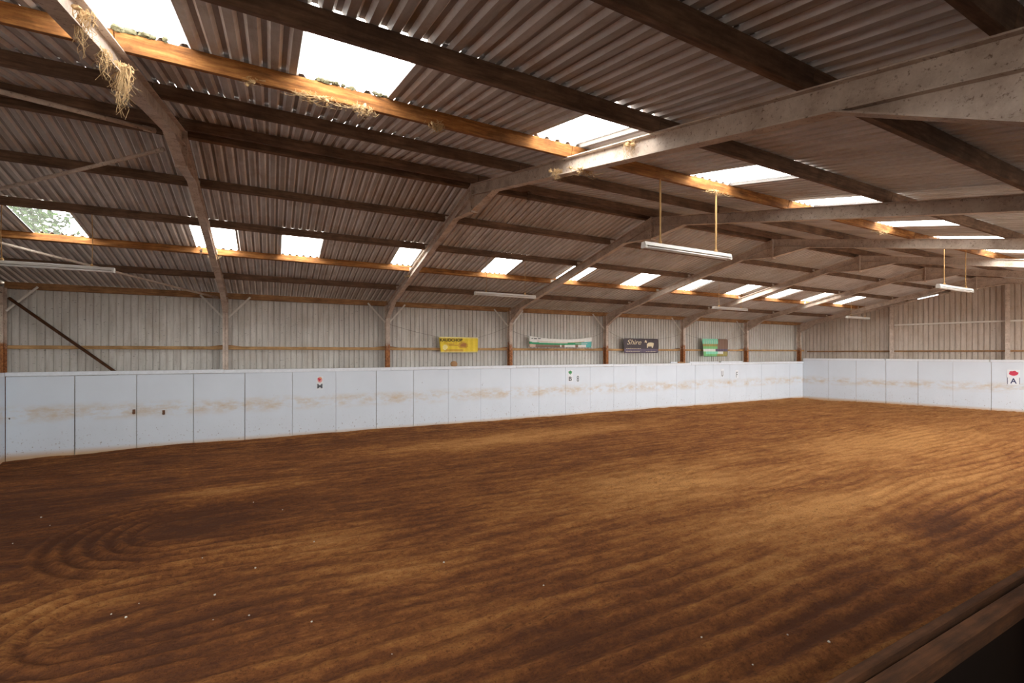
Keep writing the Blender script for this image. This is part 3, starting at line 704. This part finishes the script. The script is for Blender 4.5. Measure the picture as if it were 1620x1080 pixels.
# brown bird like print on the yellow cloth
m_ = MB(); m_.prism([(wd * .03, -.016, hg * .40), (wd * .18, -.016, hg * .36), (wd * .19, -.016, hg * .58), (wd * .12, -.016, hg * .62), (wd * .06, -.016, hg * .55)], (0, -.002, 0)); m_.build('printed_picture', m_flat('print_rust', (.42, .18, .05)), root)
def gfn(a, b):
    w_ = .25 * (1 - (2 * a - 1) ** 2)
    if b > .62: return 0 if b > .66 or a > .85 or a < .1 else 2
    if .28 < b <= .50 + .06 * a: return 1 if a < .82 else 3
    if b <= .28: return (3 if a > .9 else (0 if a > .48 and int(a * 22) % 5 != 1 else (4 if a > .1 else 2)))
    return 0 if a < .12 or a > .88 else (2 if b > .52 and int(b * 14) % 2 == 0 else 0)
root, wd, hg, fy = banner(837, 531, 936, 549.5, gfn, 'long sagging white and green banner between two posts, resting on the wall rail', sag=.26, left=(812, 524), right=(958, 522), mats=(BW, BG, BP, BT, BB))
for q, (a0, a1, b0, b1) in enumerate(((.03, .055, .80, .86), (.07, .11, .78, .86), (.13, .17, .80, .87), (.04, .12, .50, .53), (.15, .24, .47, .50), (.72, .92, .40, .43))):
    MB().box((a0 - .5) * wd, (a1 - .5) * wd, -.03, -.022, b0 * hg - .03, b1 * hg - .03).build('small_print', BK if q < 3 else BW, root)
def dfn(a, b): return 1 if b < .3 else 0
root, wd, hg, fy = banner(986, 535, 1041.5, 558, dfn, 'dark charcoal banner with cream script and a white animal', left=(965, 525), right=(1080, 528), mats=(BD, BV), skew=(.06, 0))
put_text('Shire', -wd * .40, -.014, hg * .58, wd * .40, hg * .34, CR, root, 'headline', .35, .0, fy)
for (a0, a1, b0) in ((.07, .48, .28), (.07, .45, .10), (.62, .92, .08)):
    x = a0
    while x < a1:
        x2 = min(a1, x + random.uniform(.02, .06)); MB().box((x - .5) * wd, (x2 - .5) * wd, -.026, -.02, b0 * hg, b0 * hg + .018).build('small_print', CR, root); x = x2 + .012
pts = [(.66, .36), (.68, .36), (.69, .46), (.74, .45), (.79, .46), (.80, .36), (.83, .37), (.845, .52), (.86, .66), (.84, .72), (.77, .74), (.71, .73), (.68, .68), (.655, .60), (.66, .52)]
MB().prism([((a - .5) * wd, -.016, b * hg) for a, b in pts], (0, -.003, 0)).build('printed_animal', CR, root)
MB().prism([((a - .5) * wd, -.016, b * hg) for a, b in ((.59, .70), (.62, .76), (.645, .68), (.66, .76), (.625, .92), (.60, .84))], (0, -.003, 0)).build('printed_emblem', CR, root)
def pfn(a, b):
    if b > .72: return 1 if a < .60 else 3
    if b > .45: return (2 if a < .58 else 3) if b > .55 else (0 if a < .58 else 3)
    if b > .30: return 4 if a < .5 else 5
    if b > .12 and (a - .45) ** 2 < .12: return 1 if a < .6 else 4
    return 0 if a < .55 else 2
root, wd, hg, fy = banner(1111, 535.5, 1151, 563.5, pfn, 'small crumpled mint green and olive banner, nearest the far corner', left=(1084, 528), right=(1181, 527), mats=(LG, MG, OL, BB, BW, BV), skew=(.10, 0))
for i in range(7):
    x = (-.42 + i * .075) * wd; MB().bar((x, -.02, hg * .70), (x + .02, -.02, hg * .93), .02, .004, (0, 1, 0)).build('printed_stroke', BW, root)

# ------------------------------------------------------------------ arena letters on the kickboards
PAP = m_flat('sign_paper', (.70, .73, .76), .5); NAVY = m_flat('print_navy', (.03, .04, .12)); RED = m_flat('print_red', (.55, .05, .09)); GRN = m_flat('print_green', (.05, .25, .09)); GRY = m_flat('print_grey', (.16, .18, .20)); ORA = m_flat('print_orange', (.75, .38, .12)); PNK = m_flat('print_pink', (.70, .35, .33))
def disc(cx, cz, rx, rz, y, n=18, f=None):
    return MB().prism([(cx + rx * math.cos(2 * math.pi * i / n) * (f(2 * math.pi * i / n) if f else 1), y, cz + rz * math.sin(2 * math.pi * i / n) * (f(2 * math.pi * i / n) if f else 1)) for i in range(n)][::-1], (0, -.002, 0))
def sign(P, rz, w_, h_, letter, lab, pic=None, lw=.6, lh=.35, bars=False, col=NAVY):
    root = empty('arena_letter_sign', P, rz)
    MB().box(-w_ / 2, w_ / 2, -.006, 0, -h_ / 2, h_ / 2).build('sign_card', PAP, root)
    if letter: put_text(letter, -w_ * lw / 2, -.008, -h_ * .42, w_ * lw, h_ * lh, col, root, 'letter', 0, .004)
    if pic: pic(root, w_, h_)
    if bars:
        for s_ in (-1, 1): MB().box(s_ * w_ * .46 - .008, s_ * w_ * .46 + .008, -.012, -.007, -h_ * .46, -h_ * .02).build('printed_bar', NAVY, root)
    tag(root, lab, 'sign'); return root
def pic_flower(root, w_, h_):
    disc(0, h_ * .26, w_ * .36, h_ * .16, -.007, 24, lambda t: 1 + (.12 * math.sin(6 * t) if math.sin(t) > 0 else 0)).build('printed_flower', RED, root)
def pic_tree(root, w_, h_):
    disc(0, h_ * .32, w_ * .36, h_ * .13, -.007, 20, lambda t: 1 + .2 * math.sin(5 * t)).build('printed_tree', GRN, root)
    MB().box(-.012, .012, -.010, -.007, h_ * .10, h_ * .24).build('printed_trunk', GRN, root)
def pic_bird(root, w_, h_):
    disc(0, h_ * .24, w_ * .36, h_ * .22, -.007).build('printed_ground', PNK, root)
    disc(-.01, h_ * .28, w_ * .26, h_ * .12, -.010, 14, lambda t: 1 + .3 * math.sin(3 * t)).build('printed_shape', RED, root)
    disc(.02, h_ * .36, w_ * .16, h_ * .05, -.013).build('printed_shape', ORA, root)
def onk(u, v): p = on_y(u, v, YK); p.y -= .002; return p
sign(onk(506, 605.5), 0, .19, .40, 'M', 'white card with a red and orange picture above a black M, leftmost sign', pic_bird, .8, .36, col=GRY)
sign(onk(902, 594.5), 0, .24, .46, 'B', 'card with a green tree above a black B', pic_tree, .6, .36, col=BK)
sign(onk(914, 598.5), 0, .14, .30, '8', 'narrow grey figure 8 marker just right of the tree sign', None, .8, .8, col=GRY)
sign(onk(1142.5, 590), 0, .22, .40, 'U', 'faded grey marker below the small green banner', None, .6, .7, col=GRY)
sign(onk(1165.5, 591.5), 0, .22, .40, 'F', 'dark letter F marker near the far corner', None, .5, .7, col=GRY)
t_ = (1603.5 - 810) / F; best = min((abs(810 + F * (kend(w_ / 100).x * CA - kend(w_ / 100).y * SA) / (kend(w_ / 100).x * SA + kend(w_ / 100).y * CA) - 1603.5), w_ / 100) for w_ in range(0, 1200))[1]
p = kend(best, .004); dd = p.x * SA + p.y * CA
sign(Vector((p.x, p.y, H - (596.5 - HOR) * dd / F)), -math.pi / 2 + TK, .38, .64, 'A', 'large white card with a pink red flower above a navy A, on the end wall', pic_flower, .5, .36, True)

# ------------------------------------------------------------------ things lying on top of the kickboards and small fixings
p = on_y(718, 579, YK + .06); mb = MB(); mb.blob((0, 0, .06), .13, .05, .11, .05, 14, 8); o = mb.build('rounded_lump', M_PLY, smooth=True); o.location = (p.x, YK + .05, ZK + .02)
o.name = 'rounded_lump'; tag(o, 'rounded tan lump resting on the cap rail below the yellow banner', 'object')
for (u0, u1, h_, lab) in ((1060, 1071, .05, 'pale offcut of wood on the cap rail below the charcoal banner'), (1072, 1083, .05, 'brown offcut of wood on the cap rail beside the pale one'), (1090, 1136, .045, 'long pale plank lying on the cap rail below the mint banner'), (1140, 1174, .05, 'short pale plank lying on the cap rail left of the fifth wall post')):
    a = on_y(u0, 576, YK + .05); b = on_y(u1, 576, YK + .05); l2 = (b.x - a.x) / 2
    o = MB().box(-l2, l2, -.03, .03, 0, h_).build('timber_offcut', M_PLY if 'brown' in lab else M_CAP, bevel=.004); o.location = ((a.x + b.x) / 2, YK + .045, ZK + .009); tag(o, lab, 'timber')
RUSTM = m_flat('rusty_iron', (.16, .08, .045), .8)
for (u, v, lab) in ((212, 651, 'rusty iron ring fixing on the left part of the long kickboards'), (259, 652, 'small rusty bolt fixing right of the iron ring')):
    p = onk(u, v); root = empty('iron_fixing', p); MB().box(-.03, .03, -.008, 0, -.06, .06).build('plate', RUSTM, root, bevel=.003)
    MB().tube([(.028 * math.cos(t * math.pi / 6), -.018, -.03 + .03 * math.sin(t * math.pi / 6)) for t in range(13)], .006, 6).build('ring', RUSTM, root); tag(root, lab, 'fixing')

# ------------------------------------------------------------------ cobwebs, moss, stones
def cobweb(P, ln, spread, n, lab, m=M_WEB, nest=True):
    mb = MB()
    for i in range(int(n * 1.7)):
        x = random.gauss(0, spread * .5); y = random.gauss(0, .03); l = ln * random.uniform(.35, 1) * math.exp(-(x / spread) ** 2 * .6)
        pts = [(x, y, .02)]; q = 5
        for k in range(1, q + 1): pts.append((x + random.gauss(0, .006) * k + .006 * math.sin(k), y + random.gauss(0, .005), .02 - l * k / q))
        mb.tube(pts, random.uniform(.0018, .0042), 4, .001)
    for i in range(n // 2):
        a = Vector((random.gauss(0, spread * .7), random.gauss(0, .03), -random.uniform(0, ln * .25))); b = a + Vector((random.gauss(0, spread * .5), random.gauss(0, .03), random.uniform(-.04, .03)))
        mb.tube([a, (a + b) / 2 - Vector((0, 0, .02)), b], .003, 4, .0015)
    if nest:
        for i in range(max(2, n // 4)):
            mb.blob((random.gauss(0, spread * .35), random.gauss(0, .02), random.uniform(-.03, .01)), random.uniform(.01, .03), .015, random.uniform(.01, .03), .4, 6, 4)
    o = mb.build('cobweb', m); o.location = P; tag(o, lab, 'cobweb')
def onp(u, y, dz=0.):          # on the underside of the purlin at y
    t = (u - 810) / F; x = y * (SA + t * CA) / (CA - t * SA); return Vector((x, y, zr(y) + dz))
xr = frames_x[1]
def onr(v_, u_, dz=0.): q = on_x(u_, v_, xr); return Vector((xr + .07, q.y, zr(q.y, -RD) + dz))
cobweb(onr(0, 176) + Vector((0, 0, .05)), .46, .055, 44, 'thick clump of dusty cobwebs hanging from the leftmost rafter beside the skylight')
cobweb(onr(0, 108) + Vector((0, 0, .10)), .34, .045, 22, 'dusty cobweb hanging near the top left corner of the leftmost rafter')
cobweb(onr(0, 146) + Vector((0, 0, .0)), .26, .05, 14, 'two thin cobweb strands left of the thick clump')
cobweb(onp(500, 4.96), .10, .30, 34, 'golden cobwebs along the orange purlin under the second near skylight')
cobweb(onp(575, 4.96), .12, .12, 26, 'golden cobweb tuft on the orange purlin right of the second near skylight')
cobweb(onp(690, 4.96, -.0), .14, .10, 24, 'knotted cobweb hanging under the middle of the orange purlin')
cobweb(onp(397, 4.96), .07, .05, 8, 'small cobweb strands under the orange purlin left of centre')
xb = frames_x[2]
def onrb(u_, dz=0.):
    q = on_x(u_, 200, xb); return Vector((xb - .07, q.y, zr(q.y, -RD) + dz))
cobweb(onrb(890, .05), .16, .10, 26, 'lit cobwebs where the second rafter meets the orange purlin')
cobweb(onrb(1003, .16), .22, .06, 20, 'dangling cobweb on the second rafter beside the skylight')
cobweb(onrb(925, .0), .08, .22, 24, 'cobweb fringe under the second rafter')
cobweb(onp(837, 7.95), .26, .05, 18, 'dark cobweb hanging below the ridge purlin near the picture centre', M_WEBD)
cobweb(on_roof(338, 404, -.12) , .16, .10, 26, 'golden cobwebs on the leftmost rafter at the small far skylight')
cobweb(on_roof(318, 395, -.02), .30, .03, 8, 'thin cobweb strand left of the leftmost rafter at the far skylight', M_WEBD)
cobweb(on_roof(648, 436, -.08), .10, .12, 16, 'cobwebs on the second rafter by the far skylight')
cobweb(onp(1130, 4.96), .08, .25, 26, 'golden cobwebs on the orange purlin by the fourth near skylight')
cobweb(onp(1395, 4.96), .12, .30, 22, 'golden cobwebs on the orange purlin above the distant frames')
for (u, lab) in ((515, 'left'), (545, 'middle'), (600, 'right')):
    p = onp(u, 4.93, PH); mb = MB()
    for i in range(7): mb.blob((random.gauss(0, .05), random.gauss(0, .015), .012), random.uniform(.015, .035), .02, random.uniform(.012, .028), .35, 7, 4)
    o = mb.build('moss_clump', M_MOSS); o.location = p + Vector((0, -.0, .005)); tag(o, f'moss tuft on the orange purlin at the second near skylight, {lab} one', 'moss')
for (u, lab) in ((182, 'left'), (226, 'right')):
    p = onp(u, 4.93, PH); mb = MB()
    for i in range(9): mb.blob((random.gauss(0, .07), random.gauss(0, .015), .015), random.uniform(.02, .05), .02, random.uniform(.015, .035), .35, 7, 4)
    o = mb.build('moss_clump', M_MOSS); o.location = p; tag(o, f'moss tuft on the orange purlin at the top left skylight, {lab} one', 'moss')
# loose wire at the top
w0 = onp(905, 1.97, .0); mbw = MB()
pts = [Vector((.62 + .10 * i, 2.35 + .12 * math.sin(i * 1.3), zr(2.3) + .05 - .10 * math.sin(i * math.pi / 6))) for i in range(7)]
# pale stones on the sand
chip = None
for i, (u, v) in enumerate(((65, 821), (79, 834), (220, 959), (340, 945), (394, 978), (199, 981), (493, 988), (404, 902), (447, 809), (401, 797), (1246, 1009), (1110, 1013), (1191, 1057), (1311, 1020), (320, 886), (20, 863), (176, 976), (337, 985), (497, 860), (702, 893), (860, 930), (620, 1040))):
    x, y = on_floor(u, v); r = random.uniform(.006, .013)
    if chip is None:
        chip = MB().blob((0, 0, 0), 1, .8, .6, .3, 7, 5).build('stone_chip', M_CHIP); o = chip
    else: o = chip.copy(); COL.objects.link(o)
    o.scale = (r, r, r); o.location = (x, y, .03); o.rotation_euler = (0, 0, random.uniform(0, 6))
    tag(o, 'tiny pale stone lying loose on the brown sand', 'stone', 'pale stones on the sand')
# ------------------------------------------------------------------ tree beyond the long wall, seen through the leftmost far skylight
def tree(x, y, h, r, lab):
    root = empty('broadleaf_tree', (x, y, -.3)); 
    MB().tube([(0, 0, 0), (.1, 0, h * .4), (0, .1, h * .75)], .28, 10, .08).build('trunk', M_BARK, root, smooth=True)
    rnd = random.Random(5); vs = []; fs = []
    for c in range(150):
        th = rnd.uniform(0, 6.283); ph = rnd.uniform(-1, 1); q = rnd.uniform(.45, 1) * r
        cc = Vector((q * math.cos(th) * math.sqrt(1 - ph * ph), q * math.sin(th) * math.sqrt(1 - ph * ph), h * .72 + ph * q * .8)); s = rnd.uniform(.4, .8)
        for k in range(60):
            p = cc + Vector((rnd.gauss(0, s * .5), rnd.gauss(0, s * .5), rnd.gauss(0, s * .4))); a = Vector((rnd.gauss(0, 1), rnd.gauss(0, 1), rnd.gauss(0, .6))).normalized(); b = a.cross(Vector((rnd.gauss(0, 1), rnd.gauss(0, 1), rnd.gauss(0, 1)))).normalized()
            l = rnd.uniform(.09, .16); n = len(vs); vs += [p - a * l, p + b * l * .5, p + a * l, p - b * l * .5]; fs.append((n, n + 1, n + 2, n + 3))
    mb = MB(); mb.v = [tuple(v) for v in vs]; mb.f = fs; mb.build('foliage', M_LEAF, root)
    tag(root, lab, 'tree')
tree(-9.3, 24.0, 9.6, 3.4, 'leafy green tree outside, glimpsed through the leftmost far skylight')
